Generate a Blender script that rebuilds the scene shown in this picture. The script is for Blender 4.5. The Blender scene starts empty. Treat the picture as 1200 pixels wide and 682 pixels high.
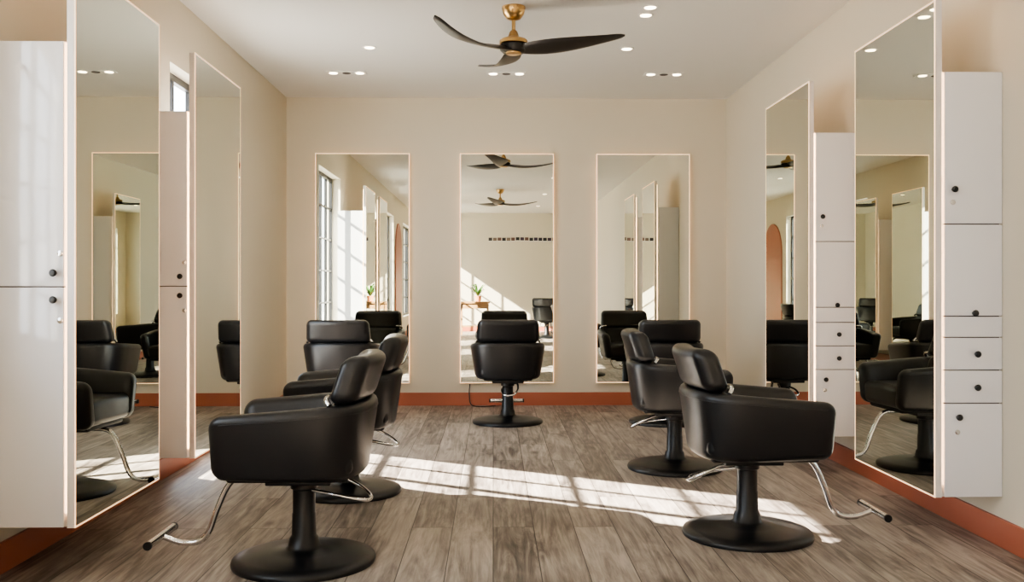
import bpy, bmesh, math, random
from mathutils import Vector, Matrix
random.seed(4)
S = bpy.context.scene
COL = S.collection

# ---------------------------------------------------------------- materials
def mat(name, color, rough=0.5, metal=0.0, emit=None, estr=0.0, bump=None, coat=0.0, spec=0.5):
    m = bpy.data.materials.new(name); m.use_nodes = True
    nt = m.node_tree; b = nt.nodes["Principled BSDF"]
    b.inputs["Base Color"].default_value = (*color, 1)
    b.inputs["Roughness"].default_value = rough
    b.inputs["Metallic"].default_value = metal
    b.inputs["Coat Weight"].default_value = coat
    b.inputs["Coat Roughness"].default_value = 0.05
    b.inputs["Specular IOR Level"].default_value = spec
    if emit:
        b.inputs["Emission Color"].default_value = (*emit, 1)
        b.inputs["Emission Strength"].default_value = estr
    if bump:
        sc, st = bump
        g = nt.nodes.new("ShaderNodeNewGeometry")
        n = nt.nodes.new("ShaderNodeTexNoise"); n.inputs["Scale"].default_value = sc
        n.inputs["Detail"].default_value = 3
        bp = nt.nodes.new("ShaderNodeBump"); bp.inputs["Strength"].default_value = st
        bp.inputs["Distance"].default_value = 0.002
        nt.links.new(g.outputs["Position"], n.inputs["Vector"])
        nt.links.new(n.outputs["Fac"], bp.inputs["Height"])
        nt.links.new(bp.outputs["Normal"], b.inputs["Normal"])
    return m

def paint(name, c1, c2, scale=1.2, rough=0.6):
    m = mat(name, c1, rough, bump=(120, 0.12))
    nt = m.node_tree; b = nt.nodes["Principled BSDF"]
    g = nt.nodes.new("ShaderNodeNewGeometry")
    n = nt.nodes.new("ShaderNodeTexNoise"); n.inputs["Scale"].default_value = scale
    mx = nt.nodes.new("ShaderNodeMix"); mx.data_type = 'RGBA'
    mx.inputs[6].default_value = (*c1, 1); mx.inputs[7].default_value = (*c2, 1)
    nt.links.new(g.outputs["Position"], n.inputs["Vector"])
    nt.links.new(n.outputs["Fac"], mx.inputs[0]); nt.links.new(mx.outputs[2], b.inputs["Base Color"])
    return m

M_wall = paint("wall_paint", (0.655, 0.60, 0.485), (0.685, 0.625, 0.51))
M_ceil = paint("ceiling_paint", (0.75, 0.735, 0.695), (0.77, 0.755, 0.715))
M_terra = paint("terracotta_paint", (0.35, 0.105, 0.058), (0.39, 0.12, 0.068), 3, 0.45)
M_cab = mat("white_lacquer", (0.82, 0.82, 0.845), 0.10, coat=0.3)
M_gap = mat("cabinet_gap", (0.10, 0.09, 0.085), 0.8)
M_edge = mat("mirror_case", (0.80, 0.76, 0.73), 0.35)
M_mirror = mat("mirror_glass", (0.72, 0.74, 0.67), 0.0, 1.0)
M_led = mat("led_strip", (1, 0.8, 0.6), 0.5, emit=(1.0, 0.58, 0.32), estr=2.2)
M_led2 = mat("led_backlight", (1, 0.8, 0.6), 0.5, emit=(1.0, 0.62, 0.34), estr=22.0)
M_leather = mat("black_leather", (0.008, 0.0085, 0.010), 0.33, bump=(260, 0.25))
M_seam = mat("leather_seam", (0.006, 0.006, 0.007), 0.6)
M_blackmetal = mat("black_metal", (0.010, 0.0105, 0.012), 0.34, 0.3)
M_chrome = mat("chrome", (0.72, 0.72, 0.73), 0.12, 1.0)
M_brass = mat("brushed_brass", (0.52, 0.34, 0.15), 0.28, 1.0)
M_frame = mat("black_window_frame", (0.012, 0.012, 0.013), 0.4)
M_white = mat("white_plastic", (0.8, 0.79, 0.76), 0.4)
M_lamp = mat("lamp_lens", (1, 0.9, 0.75), 0.5, emit=(1.0, 0.80, 0.55), estr=14)
M_knob = mat("black_knob", (0.012, 0.012, 0.012), 0.3)
M_green = mat("leaf_green", (0.06, 0.16, 0.03), 0.5)
M_clay = mat("clay_pot", (0.5, 0.2, 0.1), 0.6)
M_out = mat("outside_paving", (0.55, 0.54, 0.52), 0.9)

def wood_simple(name, c1, c2, rough, stretch=(3, 40, 40)):
    m = mat(name, c1, rough)
    nt = m.node_tree; b = nt.nodes["Principled BSDF"]
    g = nt.nodes.new("ShaderNodeTexCoord")
    mp = nt.nodes.new("ShaderNodeMapping"); mp.inputs["Scale"].default_value = stretch
    n = nt.nodes.new("ShaderNodeTexNoise"); n.inputs["Scale"].default_value = 1
    n.inputs["Detail"].default_value = 5
    mx = nt.nodes.new("ShaderNodeMix"); mx.data_type = 'RGBA'
    mx.inputs[6].default_value = (*c1, 1); mx.inputs[7].default_value = (*c2, 1)
    nt.links.new(g.outputs["Object"], mp.inputs[0]); nt.links.new(mp.outputs[0], n.inputs["Vector"])
    nt.links.new(n.outputs["Fac"], mx.inputs[0]); nt.links.new(mx.outputs[2], b.inputs["Base Color"])
    return m
M_blade = wood_simple("ebony_blade", (0.008, 0.007, 0.006), (0.022, 0.018, 0.015), 0.38)
M_table = wood_simple("oak_table", (0.30, 0.16, 0.07), (0.48, 0.29, 0.14), 0.5)

def floor_material():
    m = bpy.data.materials.new("oak_plank_floor"); m.use_nodes = True
    nt = m.node_tree; N = nt.nodes; L = nt.links
    b = N["Principled BSDF"]
    g = N.new("ShaderNodeNewGeometry")
    sep = N.new("ShaderNodeSeparateXYZ"); L.new(g.outputs["Position"], sep.inputs[0])
    cmb = N.new("ShaderNodeCombineXYZ")
    L.new(sep.outputs["Y"], cmb.inputs["X"]); L.new(sep.outputs["X"], cmb.inputs["Y"])
    br = N.new("ShaderNodeTexBrick")
    br.offset = 0.37; br.offset_frequency = 2; br.squash = 1
    br.inputs["Scale"].default_value = 1
    br.inputs["Brick Width"].default_value = 1.65
    br.inputs["Row Height"].default_value = 0.19
    br.inputs["Mortar Size"].default_value = 0.0020
    br.inputs["Mortar Smooth"].default_value = 0.1
    br.inputs["Color1"].default_value = (0, 0, 0, 1); br.inputs["Color2"].default_value = (1, 1, 1, 1)
    br.inputs["Mortar"].default_value = (0.5, 0.5, 0.5, 1)
    L.new(cmb.outputs[0], br.inputs["Vector"])
    mul = N.new("ShaderNodeMath"); mul.operation = 'MULTIPLY'; mul.inputs[1].default_value = 37.0
    L.new(br.outputs["Color"], mul.inputs[0])
    def grain(sx, sy, scale, detail, dist):
        c = N.new("ShaderNodeCombineXYZ")
        a = N.new("ShaderNodeMath"); a.operation = 'MULTIPLY'; a.inputs[1].default_value = sx
        d = N.new("ShaderNodeMath"); d.operation = 'MULTIPLY'; d.inputs[1].default_value = sy
        L.new(sep.outputs["X"], a.inputs[0]); L.new(sep.outputs["Y"], d.inputs[0])
        L.new(a.outputs[0], c.inputs["X"]); L.new(d.outputs[0], c.inputs["Y"]); L.new(mul.outputs[0], c.inputs["Z"])
        n = N.new("ShaderNodeTexNoise"); n.inputs["Scale"].default_value = scale
        n.inputs["Detail"].default_value = detail; n.inputs["Distortion"].default_value = dist
        n.inputs["Roughness"].default_value = 0.65
        L.new(c.outputs[0], n.inputs["Vector"]); return n
    fine = grain(60, 2.2, 1, 6, 0.4)
    mid = grain(13, 1.3, 1, 5, 2.2)
    big = grain(4.5, 2.0, 1, 2, 0.6)
    def m2(op, a, bb):
        x = N.new("ShaderNodeMath"); x.operation = op
        for i, v in enumerate((a, bb)):
            if isinstance(v, (int, float)): x.inputs[i].default_value = v
            else: L.new(v, x.inputs[i])
        return x.outputs[0]
    s = m2('ADD', m2('MULTIPLY', fine.outputs["Fac"], 0.45), m2('MULTIPLY', mid.outputs["Fac"], 0.66))
    s = m2('ADD', s, m2('MULTIPLY', big.outputs["Fac"], 0.32))
    s = m2('ADD', s, m2('MULTIPLY', m2('SUBTRACT', br.outputs["Color"], 0.5), 0.18))
    s = m2('SUBTRACT', s, 0.14)
    cr = N.new("ShaderNodeValToRGB")
    e = cr.color_ramp.elements
    e[0].position = 0.34; e[0].color = (0.050, 0.039, 0.033, 1)
    e[1].position = 0.78; e[1].color = (0.46, 0.405, 0.355, 1)
    x = e.new(0.47); x.color = (0.145, 0.118, 0.100, 1)
    x = e.new(0.60); x.color = (0.285, 0.242, 0.207, 1)
    L.new(s, cr.inputs[0])
    kc = N.new("ShaderNodeCombineXYZ")
    L.new(m2('MULTIPLY', sep.outputs["X"], 5.0), kc.inputs["X"]); L.new(m2('MULTIPLY', sep.outputs["Y"], 2.2), kc.inputs["Y"])
    vo = N.new("ShaderNodeTexVoronoi"); vo.inputs["Scale"].default_value = 0.8
    L.new(kc.outputs[0], vo.inputs["Vector"])
    kr = N.new("ShaderNodeValToRGB")
    kr.color_ramp.elements[0].position = 0.02; kr.color_ramp.elements[0].color = (0.20, 0.15, 0.12, 1)
    kr.color_ramp.elements[1].position = 0.15; kr.color_ramp.elements[1].color = (1, 1, 1, 1)
    L.new(vo.outputs["Distance"], kr.inputs[0])
    mk = N.new("ShaderNodeMix"); mk.data_type = 'RGBA'; mk.blend_type = 'MULTIPLY'; mk.inputs[0].default_value = 0.8
    L.new(cr.outputs[0], mk.inputs[6]); L.new(kr.outputs[0], mk.inputs[7])
    mm = N.new("ShaderNodeMix"); mm.data_type = 'RGBA'
    L.new(br.outputs["Fac"], mm.inputs[0]); L.new(mk.outputs[2], mm.inputs[6])
    mm.inputs[7].default_value = (0.025, 0.02, 0.017, 1)
    L.new(mm.outputs[2], b.inputs["Base Color"])
    rr = m2('ADD', m2('MULTIPLY', fine.outputs["Fac"], 0.25), 0.30)
    L.new(rr, b.inputs["Roughness"])
    bp = N.new("ShaderNodeBump"); bp.inputs["Strength"].default_value = 0.25; bp.inputs["Distance"].default_value = 0.002
    L.new(m2('SUBTRACT', fine.outputs["Fac"], br.outputs["Fac"]), bp.inputs["Height"])
    L.new(bp.outputs["Normal"], b.inputs["Normal"])
    return m
M_floor = floor_material()

# ---------------------------------------------------------------- mesh builder
class MB:
    def __init__(s): s.v = []; s.f = []; s.m = []; s.mats = []
    def mi(s, m):
        if m not in s.mats: s.mats.append(m)
        return s.mats.index(m)
    def add(s, vs, fs, m, xf=None):
        o = len(s.v); k = s.mi(m)
        for p in vs:
            p = Vector(p)
            if xf: p = xf @ p
            s.v.append(tuple(p))
        for f in fs: s.f.append([i + o for i in f]); s.m.append(k)
    def mesh(s, name, ang=35):
        me = bpy.data.meshes.new(name)
        me.from_pydata(s.v, [], s.f)
        for m in s.mats: me.materials.append(m)
        for i, p in enumerate(me.polygons): p.material_index = s.m[i]; p.use_smooth = True
        bm = bmesh.new(); bm.from_mesh(me)
        bmesh.ops.recalc_face_normals(bm, faces=bm.faces); bm.to_mesh(me); bm.free()
        me.set_sharp_from_angle(angle=math.radians(ang)); me.update()
        return me
    def obj(s, name, parent=None, loc=(0, 0, 0), rz=0):
        o = bpy.data.objects.new(name, s.mesh(name)); COL.objects.link(o)
        o.location = loc; o.rotation_euler = (0, 0, rz)
        if parent: o.parent = parent
        return o

def box(b, x0, x1, y0, y1, z0, z1, m, xf=None):
    vs = [(x, y, z) for x in (x0, x1) for y in (y0, y1) for z in (z0, z1)]
    fs = [(0, 1, 3, 2), (4, 6, 7, 5), (0, 4, 5, 1), (2, 3, 7, 6), (0, 2, 6, 4), (1, 5, 7, 3)]
    b.add(vs, fs, m, xf)

def lathe(b, prof, c, m, n=32, axis='Z', xf=None):
    vs = []; fs = []
    for (r, h) in prof:
        for i in range(n):
            a = 2 * math.pi * i / n
            u, v = r * math.cos(a), r * math.sin(a)
            p = {'Z': (u, v, h), 'Y': (u, h, v), 'X': (h, u, v)}[axis]
            vs.append((p[0] + c[0], p[1] + c[1], p[2] + c[2]))
    k = len(prof)
    for j in range(k - 1):
        for i in range(n):
            fs.append((j * n + i, j * n + (i + 1) % n, (j + 1) * n + (i + 1) % n, (j + 1) * n + i))
    fs.append(tuple(range(n))); fs.append(tuple(range((k - 1) * n, k * n)))
    b.add(vs, fs, m, xf)

def catmull(pts, k=8, closed=False):
    P = [Vector(p) for p in pts]; out = []
    n = len(P)
    for i in range(n if closed else n - 1):
        if closed: a, p, q, d = P[(i - 1) % n], P[i], P[(i + 1) % n], P[(i + 2) % n]
        else: a, p, q, d = P[max(i - 1, 0)], P[i], P[i + 1], P[min(i + 2, n - 1)]
        for j in range(k):
            t = j / k
            out.append(0.5 * ((2 * p) + (q - a) * t + (2 * a - 5 * p + 4 * q - d) * t * t + (3 * p - a - 3 * q + d) * t ** 3))
    if not closed: out.append(P[-1])
    return out

def tube(b, pts, r, m, n=10, smooth=8, closed=False, xf=None):
    P = catmull(pts, smooth, closed) if smooth else [Vector(p) for p in pts]
    vs = []; fs = []; up = None; K = len(P)
    for i, p in enumerate(P):
        if closed: t = P[(i + 1) % K] - P[(i - 1) % K]
        else: t = P[min(i + 1, K - 1)] - P[max(i - 1, 0)]
        t.normalize()
        if up is None:
            up = t.cross(Vector((0, 0, 1)))
            if up.length < 0.1: up = t.cross(Vector((0, 1, 0)))
        up = (up - t * up.dot(t)).normalized(); w = t.cross(up)
        for k in range(n):
            a = 2 * math.pi * k / n
            vs.append(p + up * math.cos(a) * r + w * math.sin(a) * r)
    for i in range(K if closed else K - 1):
        for k in range(n):
            i2 = (i + 1) % K
            fs.append((i * n + k, i * n + (k + 1) % n, i2 * n + (k + 1) % n, i2 * n + k))
    if not closed: fs.append(tuple(range(n))); fs.append(tuple(range((K - 1) * n, K * n)))
    b.add(vs, fs, m, xf)

def rbox(b, c, h, r, m, deform=None, k=4, inner=6, xf=None):
    """rounded box; h = half sizes"""
    def ax(hh):
        L = [-(hh - r) - r * math.tan(math.pi / 4 * (1 - j / k)) for j in range(k)]
        mid = [-(hh - r) + 2 * (hh - r) * j / inner for j in range(inner + 1)]
        return L + mid + [-x for x in reversed(L)]
    A = [ax(h[0]), ax(h[1]), ax(h[2])]
    idx = {}; vs = []; fs = []
    def vid(p):
        key = tuple(round(q, 6) for q in p)
        if key in idx: return idx[key]
        P = Vector(p); q = Vector([max(-(h[i] - r), min(h[i] - r, P[i])) for i in range(3)])
        d = P - q
        if d.length > 1e-9: d = d.normalized() * r
        R = q + d + Vector(c)
        if deform: R = deform(R)
        vs.append(R); idx[key] = len(vs) - 1
        return idx[key]
    for a in range(3):
        u, w = [(1, 2), (0, 2), (0, 1)][a]
        for s in (-1, 1):
            for i in range(len(A[u]) - 1):
                for j in range(len(A[w]) - 1):
                    q = []
                    for (di, dj) in ((0, 0), (1, 0), (1, 1), (0, 1)):
                        p = [0, 0, 0]; p[a] = s * h[a]; p[u] = A[u][i + di]; p[w] = A[w][j + dj]
                        q.append(vid(p))
                    if len(set(q)) >= 3: fs.append(q)
    b.add(vs, fs, m, xf)

# ---------------------------------------------------------------- room
XL, XR, YB, YF, ZC = -1.95, 2.22, 8.74, -5.3, 2.91
T = 0.2
b = MB(); box(b, XL - T, XR + T, YF - T, YB + T, -0.1, 0, M_floor); b.obj("floor")
b = MB(); box(b, XL - T, XR + T, YF - T, YB + T, ZC, ZC + 0.15, M_ceil); b.obj("ceiling")
b = MB(); box(b, XL - T, XR + T, YB, YB + T, 0, ZC, M_wall); b.obj("wall_back")
b = MB(); box(b, XL - T, XR + T, YF - T, YF, 0, ZC, M_wall); b.obj("wall_front")
b = MB(); box(b, XR, XR + T, YF, YB, 0, ZC, M_wall); b.obj("wall_right")
wins = [(5.60, 7.04, 0.14, 2.49), (1.95, 3.25, 0.95, 2.49), (-0.7, 0.9, 0.45, 2.49), (-4.8, -2.6, 0.45, 2.49)]
b = MB(); y = YB
for (y0, y1, z0, z1) in wins:
    box(b, XL - T, XL, y1, y, 0, ZC, M_wall)
    box(b, XL - T, XL, y0, y1, 0, z0, M_wall)
    box(b, XL - T, XL, y0, y1, z1, ZC, M_wall)
    y = y0
box(b, XL - T, XL, YF, y, 0, ZC, M_wall)
b.obj("wall_left")
for i, (y0, y1, z0, z1) in enumerate(wins):
    b = MB(); xa, xb = XL - 0.14, XL - 0.10
    f = 0.045
    box(b, xa, xb, y0, y0 + f, z0, z1, M_frame); box(b, xa, xb, y1 - f, y1, z0, z1, M_frame)
    box(b, xa, xb, y0, y1, z0, z0 + f, M_frame); box(b, xa, xb, y0, y1, z1 - f, z1, M_frame)
    nc = max(2, round((y1 - y0) / 0.4)); nr = 6 if i == 0 else 5
    for c in range(1, nc):
        yy = y0 + (y1 - y0) * c / nc
        w = 0.028 if c == nc // 2 + (nc % 2) else 0.012
        box(b, xa + .003, xb - .003, yy - w, yy + w, z0, z1, M_frame)
    for r in range(1, nr):
        zz = z0 + (z1 - z0) * r / nr
        box(b, xa + .005, xb - .005, y0, y1, zz - 0.011, zz + 0.011, M_frame)
    b.obj("window_%d" % (i + 1))
    p = bpy.data.lights.new("window_portal", 'AREA'); p.shape = 'RECTANGLE'; p.size = z1 - z0; p.size_y = y1 - y0
    p.cycles.is_portal = True
    po = bpy.data.objects.new("window_daylight_%d" % (i + 1), p); COL.objects.link(po)
    po.location = (XL - T - 0.02, (y0 + y1) / 2, (z0 + z1) / 2)
    po.rotation_euler = (0, math.radians(-90), 0)
bh, bt = 0.122, 0.014
for nm, a in {"back": (XL, XR, YB - bt, YB), "front": (XL, XR, YF, YF + bt), "left": (XL, XL + bt, YF + bt, YB - bt), "right": (XR - bt, XR, YF + bt, YB - bt)}.items():
    b = MB(); box(b, *a, 0, bh, M_terra); b.obj("baseboard_" + nm)
b = MB(); box(b, -30, XL - T - 0.02, -25, 30, -0.2, -0.12, M_out); b.obj("outside_ground")

# ---------------------------------------------------------------- mirrors
def mirror_mesh():
    W, H = 0.885, 2.165
    b = MB(); h = W / 2
    box(b, -h, h, -0.040, -0.012, 0, H, M_edge)
    e = 0.0065; y0, y1 = -0.043, -0.040
    box(b, -h, -h + e, y0, y1, 0, H, M_led); box(b, h - e, h, y0, y1, 0, H, M_led)
    box(b, -h + e, h - e, y0, y1, H - e, H, M_led); box(b, -h + e, h - e, y0, y1, 0, e, M_led)
    box(b, -h + e, h - e, y0, y1, e, H - e, M_mirror)
    k = 0.045
    box(b, -h + k, h - k, -0.012, -0.001, k, H - k, M_edge)
    box(b, -h + k - .006, -h + k, -0.010, -0.003, k, H - k, M_led2); box(b, h - k, h - k + .006, -0.010, -0.003, k, H - k, M_led2)
    box(b, -h + k, h - k, -0.010, -0.003, H - k, H - k + .006, M_led2)
    return b.mesh("lighted_mirror")
MM = mirror_mesh()
def place_mirror(x, y, z, rz):
    o = bpy.data.objects.new("lighted_mirror", MM); COL.objects.link(o)
    o.location = (x, y, z); o.rotation_euler = (0, 0, rz)
ZM = 0.215
for x in (-1.23, 0.13, 1.42): place_mirror(x, YB, ZM, 0)
XML, XMR = -1.59, 1.92

# ---------------------------------------------------------------- cabinets
def cabinet(side, y0):
    D = 0.86
    if side > 0: xa, xb = XMR + 0.044, XR - 0.002
    else: xa, xb = XL + 0.002, XML - 0.044
    b = MB()
    box(b, xa + .004, xb - .004, y0 + 0.019, y0 + 0.024, 0.225, 2.06, M_gap)
    box(b, xa, xb, y0 + 0.02, y0 + D, 0.215, 2.07, M_cab)
    def door(z0, z1, kx, kz, lock=None):
        g = 0.0022
        rbox(b, ((xa + xb) / 2, y0 + 0.009, (z0 + z1) / 2), ((xb - xa) / 2, 0.009, (z1 - z0) / 2 - g), 0.002, M_cab, k=2, inner=1)
        if kx is not None:
            lathe(b, [(0.006, 0), (0.006, -0.012), (0.013, -0.016), (0.0145, -0.024), (0.010, -0.030), (0.001, -0.031)], (kx, y0, kz), M_knob, 16, 'Y')
        if lock:
            lathe(b, [(0.011, 0), (0.011, -0.004), (0.004, -0.006)], (kx + (0.018 if side < 0 else 0.0), y0, lock), M_chrome, 16, 'Y')
    if side > 0:
        L = xa + 0.035; C = xa + 0.125
        door(1.405, 2.07, L, 1.555, 1.50); door(1.004, 1.405, C, 1.018)
        door(0.912, 1.004, None, 0)
        door(0.769, 0.912, C + .01, 0.84); door(0.625, 0.769, C + .01, 0.695); door(0.215, 0.625, L + .02, 0.566, 0.50)
    else:
        R = xb - 0.03
        door(1.133, 2.07, R, 1.186, 1.26); door(0.215, 1.133, R, 1.084, 1.005)
    b.obj("storage_cabinet")
    place_mirror(XMR + 0.043 if side > 0 else XML - 0.043, y0 + 0.4425, ZM, math.pi / 2 if side < 0 else -math.pi / 2)
for s, y in ((1, 3.97), (1, 5.57), (-1, 3.54), (-1, 4.95)): cabinet(s, y)

# ---------------------------------------------------------------- salon chair
def chair_mesh():
    b = MB()
    lathe(b, [(0.29, 0), (0.293, 0.010), (0.288, 0.022), (0.24, 0.036), (0.14, 0.050), (0.078, 0.058), (0.064, 0.068), (0.058, 0.10), (0.050, 0.112), (0.048, 0.20), (0.046, 0.205), (0.046, 0.30), (0.055, 0.305), (0.055, 0.33), (0.03, 0.34)], (0, 0, 0), M_blackmetal, 48)
    rbox(b, (0.0, 0, 0.352), (0.13, 0.13, 0.014), 0.006, M_blackmetal, k=2, inner=2)
    rbox(b, (0.03, 0, 0.385), (0.24, 0.20, 0.022), 0.018, M_seam, k=3, inner=3)
    def df(p):
        q = p.copy(); q.z += 0.012 * (1 - (p.y / 0.24) ** 2) * (1 if p.z > 0.46 else 0)
        return q
    rbox(b, (0.035, 0, 0.455), (0.265, 0.225, 0.065), 0.035, M_leather, df, inner=8)
    half = [(0.262, 0.262), (0.18, 0.268), (0.07, 0.272), (-0.04, 0.270), (-0.14, 0.255), (-0.215, 0.205), (-0.25, 0.12), (-0.262, 0.0)]
    pl = [(x, y, 0) for x, y in half] + [(x, -y, 0) for x, y in half[-2::-1]]
    P = catmull(pl, 5); K = len(P)
    stations = []
    tan0 = (P[0] - P[1]).normalized(); tan1 = (P[-1] - P[-2]).normalized()
    R = 0.05
    for j in range(6, 0, -1):
        a = math.pi / 2 * j / 6; stations.append((P[0] + tan0 * R * math.sin(a), R * (1 - math.cos(a)), -tan0))
    for i in range(K):
        t = (P[min(i + 1, K - 1)] - P[max(i - 1, 0)]).normalized(); stations.append((P[i], 0, t))
    for j in range(1, 7):
        a = math.pi / 2 * j / 6; stations.append((P[-1] + tan1 * R * math.sin(a), R * (1 - math.cos(a)), tan1))
    vs = []; fs = []; nsec = None
    for (p, sh, t) in stations:
        nrm = Vector((t.y, -t.x, 0))
        if nrm.dot(p) < 0: nrm = -nrm
        f = p.x
        zt = 0.635 + (0.30 - f) / 0.6 * 0.048; zb = 0.382 - (0.30 - f) / 0.6 * 0.012
        hh = (zt - zb) / 2 - sh * 0.95; w = 0.042 - sh * 0.6
        zc = (zt + zb) / 2; rc = min(0.034, w * 0.85)
        sec = []
        for (sx, sz, a0) in ((1, 1, 0), (-1, 1, 90), (-1, -1, 180), (1, -1, 270)):
            for k in range(5):
                a = math.radians(a0 + 22.5 * k)
                sec.append((sx * (w - rc) + rc * math.cos(a), sz * (hh - rc) + rc * math.sin(a)))
        nsec = len(sec)
        for (u, v) in sec:
            z = zc + v; k = (z - zb) / (zt - zb)
            lean = -(1 - k) * 0.045
            vs.append(p + nrm * (u + lean) + Vector((0, 0, z)))
    ns = len(stations)
    for i in range(ns - 1):
        for k in range(nsec):
            fs.append((i * nsec + k, i * nsec + (k + 1) % nsec, (i + 1) * nsec + (k + 1) % nsec, (i + 1) * nsec + k))
    fs.append(tuple(range(nsec))); fs.append(tuple(range((ns - 1) * nsec, ns * nsec)))
    b.add(vs, fs, M_leather)
    pp = []
    for (p, sh, t) in stations[6:-6]:
        nrm = Vector((t.y, -t.x, 0))
        if nrm.dot(p) < 0: nrm = -nrm
        zt = 0.635 + (0.30 - p.x) / 0.6 * 0.048; zb = 0.382
        z = zb + (zt - zb) * 0.87
        pp.append(p + nrm * (0.042 - 0.13 * 0.045) + Vector((0, 0, z)))
    tube(b, pp, 0.0022, M_leather, 6, 0)
    def db(p):
        q = p.copy()
        u = (p.z - 0.50) / 0.36
        q.x = p.x - 0.095 * u - 0.015 * u * u + 0.75 * p.y * p.y
        q.y = p.y * (1.0 - 0.04 * max(0, u - 0.6) / 0.4 + 0.02)
        return q
    rbox(b, (-0.170, 0, 0.585), (0.055, 0.215, 0.10), 0.04, M_leather, db, inner=10)
    rbox(b, (-0.178, 0, 0.768), (0.056, 0.250, 0.094), 0.043, M_leather, db, inner=12)
    for s in (-1, 1):
        tube(b, [(-0.135, s * 0.20, 0.70), (-0.135, s * 0.245, 0.695), (-0.15, s * 0.262, 0.675)], 0.011, M_chrome, 8, 4)
    tube(b, [(0.16, 0, 0.352), (0.26, 0, 0.350), (0.31, 0, 0.315), (0.355, 0, 0.22), (0.39, 0, 0.125), (0.43, 0, 0.085), (0.50, 0, 0.080), (0.575, 0, 0.105)], 0.0125, M_chrome, 12, 8)
    lathe(b, [(0.010, -0.150), (0.0165, -0.148), (0.0165, 0.148), (0.010, 0.150)], (0.585, 0, 0.108), M_chrome, 16, 'Y')
    for s in (-1, 1):
        lathe(b, [(0.017, -0.006), (0.018, 0), (0.017, 0.006)], (0.585, s * 0.150, 0.108), M_knob, 16, 'Y')
    tube(b, [(-0.03, -0.04, 0.325), (-0.12, -0.075, 0.335), (-0.21, -0.08, 0.30), (-0.265, -0.05, 0.265), (-0.27, 0.0, 0.255), (-0.24, 0.04, 0.262), (-0.14, 0.05, 0.285), (-0.04, 0.03, 0.30)], 0.008, M_chrome, 10, 8)
    return b.mesh("salon_chair", 60)
CM = chair_mesh()
def chair(x, y, deg):
    o = bpy.data.objects.new("salon_chair", CM); COL.objects.link(o)
    o.location = (x, y, 0); o.rotation_euler = (0, 0, math.radians(deg))
chair(-0.78, 3.82, 180); chair(-0.80, 5.10, 184)
chair(-1.24, 7.62, 90); chair(0.12, 7.65, 90); chair(1.42, 7.62, 90)
chair(1.16, 4.19, 0); chair(1.13, 5.72, -4)
chair(1.15, -2.4, -70)

# ---------------------------------------------------------------- ceiling fans
def fan_mesh():
    b = MB()
    lathe(b, [(0.075, 0), (0.075, -0.012), (0.066, -0.045), (0.045, -0.075), (0.016, -0.085)], (0, 0, 0), M_brass, 32)
    lathe(b, [(0.012, -0.08), (0.012, -0.17)], (0, 0, 0), M_brass, 16)
    lathe(b, [(0.018, -0.150), (0.026, -0.160), (0.036, -0.19), (0.078, -0.205), (0.090, -0.215), (0.090, -0.235), (0.06, -0.243)], (0, 0, 0), M_brass, 32)
    lathe(b, [(0.05, -0.238), (0.085, -0.243), (0.086, -0.275), (0.07, -0.290)], (0, 0, 0), M_blade, 32)
    lathe(b, [(0.050, -0.288), (0.048, -0.298), (0.02, -0.302)], (0, 0, 0), M_brass, 32)
    for ang in (107, 227, 347):
        xf = Matrix.Rotation(math.radians(ang), 4, 'Z')
        vs = []; fs = []; N = 30; n = 12
        for i in range(N + 1):
            t = i / N; r = 0.04 + 0.665 * t
            w = 0.044 + 0.042 * math.sin(math.pi * min(1, t * 1.1) ** 0.8)
            if t > 0.88: w *= math.sqrt(max(0.02, 1 - ((t - 0.88) / 0.122) ** 2))
            off = -0.075 * math.sin(math.pi * t * 0.95) + 0.03 * t
            z0 = -0.268 + 0.055 * t * t - 0.015 * math.sin(math.pi * t)
            pitch = -math.radians(22 - 14 * t)
            th = 0.013 * (1 - 0.55 * t)
            for k in range(n):
                a = 2 * math.pi * k / n
                u = w * math.cos(a); v = th * math.sin(a)
                vs.append((r, off + u * math.cos(pitch) - v * math.sin(pitch), z0 + u * math.sin(pitch) + v * math.cos(pitch)))
        for i in range(N):
            for k in range(n):
                fs.append((i * n + k, i * n + (k + 1) % n, (i + 1) * n + (k + 1) % n, (i + 1) * n + k))
        fs.append(tuple(range(n))); fs.append(tuple(range(N * n, (N + 1) * n)))
        b.add(vs, fs, M_blade, xf)
    return b.mesh("ceiling_fan", 50)
FM = fan_mesh()
for y in (5.87, 0.35):
    o = bpy.data.objects.new("ceiling_fan", FM); COL.objects.link(o); o.location = (0.13, y, ZC)

# ---------------------------------------------------------------- recessed lights and added fill downlights
def spot(x, y, w=14):
    l = bpy.data.lights.new("downlight_or_fill_bulb", 'SPOT'); l.energy = w; l.color = (1, 0.86, 0.70)
    l.spot_size = math.radians(120); l.spot_blend = 1; l.shadow_soft_size = 0.05
    return l
def downlight(x, y, w=16):
    b = MB()
    lathe(b, [(0.052, 0), (0.052, -0.004), (0.040, -0.005), (0.038, -0.001)], (0, 0, 0), M_white, 24)
    lathe(b, [(0.036, -0.003), (0.034, -0.0065)], (0, 0, 0), M_lamp, 24)
    o = b.obj("recessed_or_fill_downlight", loc=(x, y, ZC))
    lo = bpy.data.objects.new("bulb", spot(x, y, w)); COL.objects.link(lo); lo.parent = o; lo.location = (0, 0, -0.03)
for (x, y) in ((-0.92, 6.88), (1.0, 6.88), (1.0, 5.85), (1.0, 6.02), (-0.92, 4.4), (1.0, 4.0), (-0.92, 2.2), (1.0, 2.2), (-0.9, -0.5), (1.0, -0.5), (-0.9, -3.2), (1.0, -3.2)):  # out-of-view downlights, above and behind the camera, are added as general fill light
    downlight(x, y)
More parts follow.
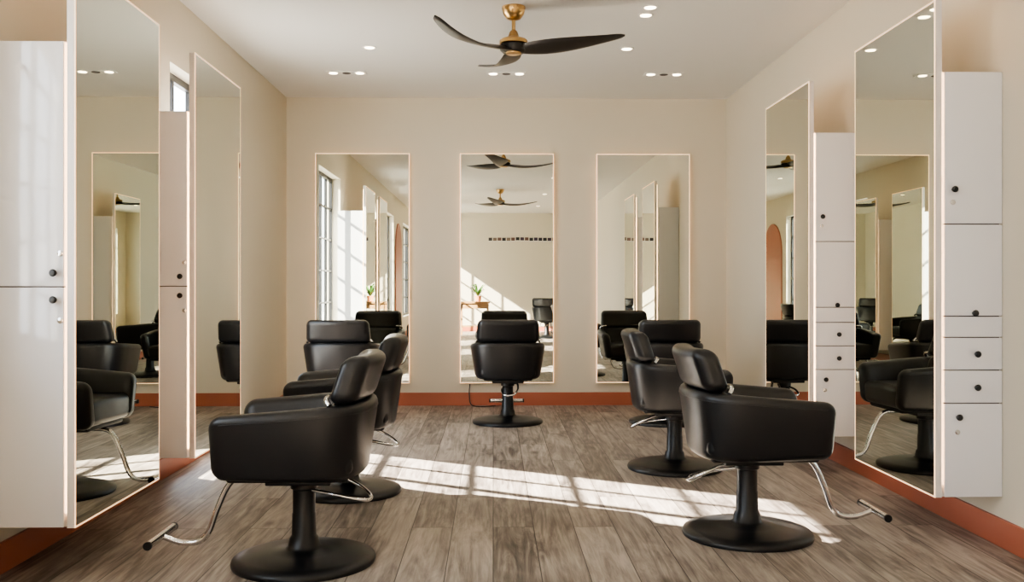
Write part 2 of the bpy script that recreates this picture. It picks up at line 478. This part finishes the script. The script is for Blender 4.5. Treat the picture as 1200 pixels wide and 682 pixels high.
for x in (-1.22, 0.11, 1.43):
    b = MB()
    rbox(b, (0, 0, -0.003), (0.165, 0.055, 0.003), 0.002, M_white, k=2, inner=1)
    for dx in (-0.11, 0, 0.11):
        lathe(b, [(0.036, -0.004), (0.034, -0.009)], (dx, 0, 0), M_lamp if dx else M_gap, 20)
    o = b.obj("recessed_light_panel", loc=(x, 7.7, ZC))
    lo = bpy.data.objects.new("bulb", spot(x, 7.7, 14)); COL.objects.link(lo); lo.parent = o; lo.location = (0, 0, -0.04)

# ---------------------------------------------------------------- things behind the camera (seen in mirrors)
b = MB()
pm = [mat("photo_print_%d" % i, c, 0.4) for i, c in enumerate([(0.03, 0.025, 0.03), (0.12, 0.06, 0.05), (0.05, 0.03, 0.06), (0.16, 0.12, 0.10), (0.02, 0.02, 0.02)])]
for i in range(15):
    x = -0.12 + i * 0.112; dz = random.uniform(-.008, .008)
    box(b, x, x + 0.100, YF + .001, YF + 0.006, 2.215 + dz, 2.315 + dz, M_white)
    box(b, x + .004, x + 0.096, YF + .006, YF + 0.008, 2.232 + dz, 2.311 + dz, pm[(i * 3 + i // 4) % 5])
b.obj("photo_print_row")
b = MB(); tx0, tx1, ty0, ty1 = -0.78, -0.08, -4.1, -3.65
box(b, tx0, tx1, ty0, ty1, 0.72, 0.76, M_table); box(b, tx0 + .03, tx1 - .03, ty0 + .03, ty1 - .03, 0.18, 0.205, M_table)
box(b, tx0 + .03, tx1 - .03, ty0 + .03, ty1 - .03, 0.60, 0.72, M_table)
for x in (tx0 + .02, tx1 - .07):
    for y in (ty0 + .02, ty1 - .07): box(b, x, x + .05, y, y + .05, 0, 0.72, M_table)
b.obj("console_table")
def plant(x, y, z, s):
    b = MB()
    lathe(b, [(0.05 * s, 0), (0.065 * s, 0.01), (0.08 * s, 0.13 * s), (0.07 * s, 0.13 * s)], (0, 0, 0), M_clay, 20)
    for i in range(26):
        a = random.uniform(0, 6.28); L = random.uniform(0.15, 0.3) * s; h = random.uniform(0.1, 0.3) * s
        d = Vector((math.cos(a), math.sin(a), 0)); sd = Vector((-d.y, d.x, 0))
        vs = []; fs = []
        for k in range(7):
            t = k / 6; c = d * L * t + Vector((0, 0, 0.12 * s + h * math.sin(t * 2.2)))
            w = 0.022 * s * math.sin(math.pi * (0.1 + 0.88 * t))
            vs += [c - sd * w, c + sd * w]
        for k in range(6): fs.append((2 * k, 2 * k + 1, 2 * k + 3, 2 * k + 2))
        b.add(vs, fs, M_green)
    b.obj("potted_plant", loc=(x, y, z))
plant(-0.35, -3.88, 0.76, 1.0)
b = MB(); ya, yb, zs = -2.15, -0.95, 1.8
prof = [(ya, 0.0), (yb, 0.0)] + [((ya + yb) / 2 + 0.6 * math.cos(a), zs + 0.6 * math.sin(a)) for a in [math.pi * k / 20 for k in range(21)]]
n = len(prof)
b.add([(XL + .001, p[0], p[1]) for p in prof] + [(XL + 0.02, p[0], p[1]) for p in prof],
      [tuple(range(n)), tuple(range(n, 2 * n))] + [(i, (i + 1) % n, n + (i + 1) % n, n + i) for i in range(n)], M_terra)
b.obj("door_1")
b = MB()
tube(b, [(-0.22, 8.715, 0.205), (-0.225, 8.70, 0.10), (-0.20, 8.66, 0.012), (-0.08, 8.60, 0.008), (0.02, 8.66, 0.008)], 0.005, M_knob, 8, 8)
b.obj("power_cord")

# ---------------------------------------------------------------- light & world
sd = Vector((0.85, -0.51, -0.575)).normalized()
l = bpy.data.lights.new("sun", 'SUN'); l.energy = 110; l.angle = math.radians(0.6); l.color = (1, 0.93, 0.82)
o = bpy.data.objects.new("sun", l); COL.objects.link(o); o.rotation_euler = sd.to_track_quat('-Z', 'Y').to_euler(); o.location = (-8, 10, 7)
w = bpy.data.worlds.new("world"); S.world = w; w.use_nodes = True
nt = w.node_tree; bg = nt.nodes["Background"]
tc = nt.nodes.new("ShaderNodeTexCoord"); sp = nt.nodes.new("ShaderNodeSeparateXYZ")
cr = nt.nodes.new("ShaderNodeValToRGB")
cr.color_ramp.elements[0].position = 0.45; cr.color_ramp.elements[0].color = (0.60, 0.60, 0.60, 1)
cr.color_ramp.elements[1].position = 0.6; cr.color_ramp.elements[1].color = (0.82, 0.91, 1.0, 1)
ma = nt.nodes.new("ShaderNodeMath"); ma.operation = 'MULTIPLY_ADD'; ma.inputs[1].default_value = 0.5; ma.inputs[2].default_value = 0.5
nt.links.new(tc.outputs["Generated"], sp.inputs[0]); nt.links.new(sp.outputs["Z"], ma.inputs[0]); nt.links.new(ma.outputs[0], cr.inputs[0])
nt.links.new(cr.outputs[0], bg.inputs["Color"]); bg.inputs["Strength"].default_value = 12.0
S.view_settings.look = 'AgX - Medium High Contrast'
S.view_settings.exposure = -0.38

# ---------------------------------------------------------------- camera
cam = bpy.data.cameras.new("camera"); co = bpy.data.objects.new("camera", cam); COL.objects.link(co)
co.location = (0, 0, 1.14); co.rotation_euler = (math.radians(90), 0, math.radians(-1.17))
cam.sensor_width = 36; cam.lens = 32.4; cam.shift_y = -7 / 1200; cam.clip_start = 0.05
S.camera = co
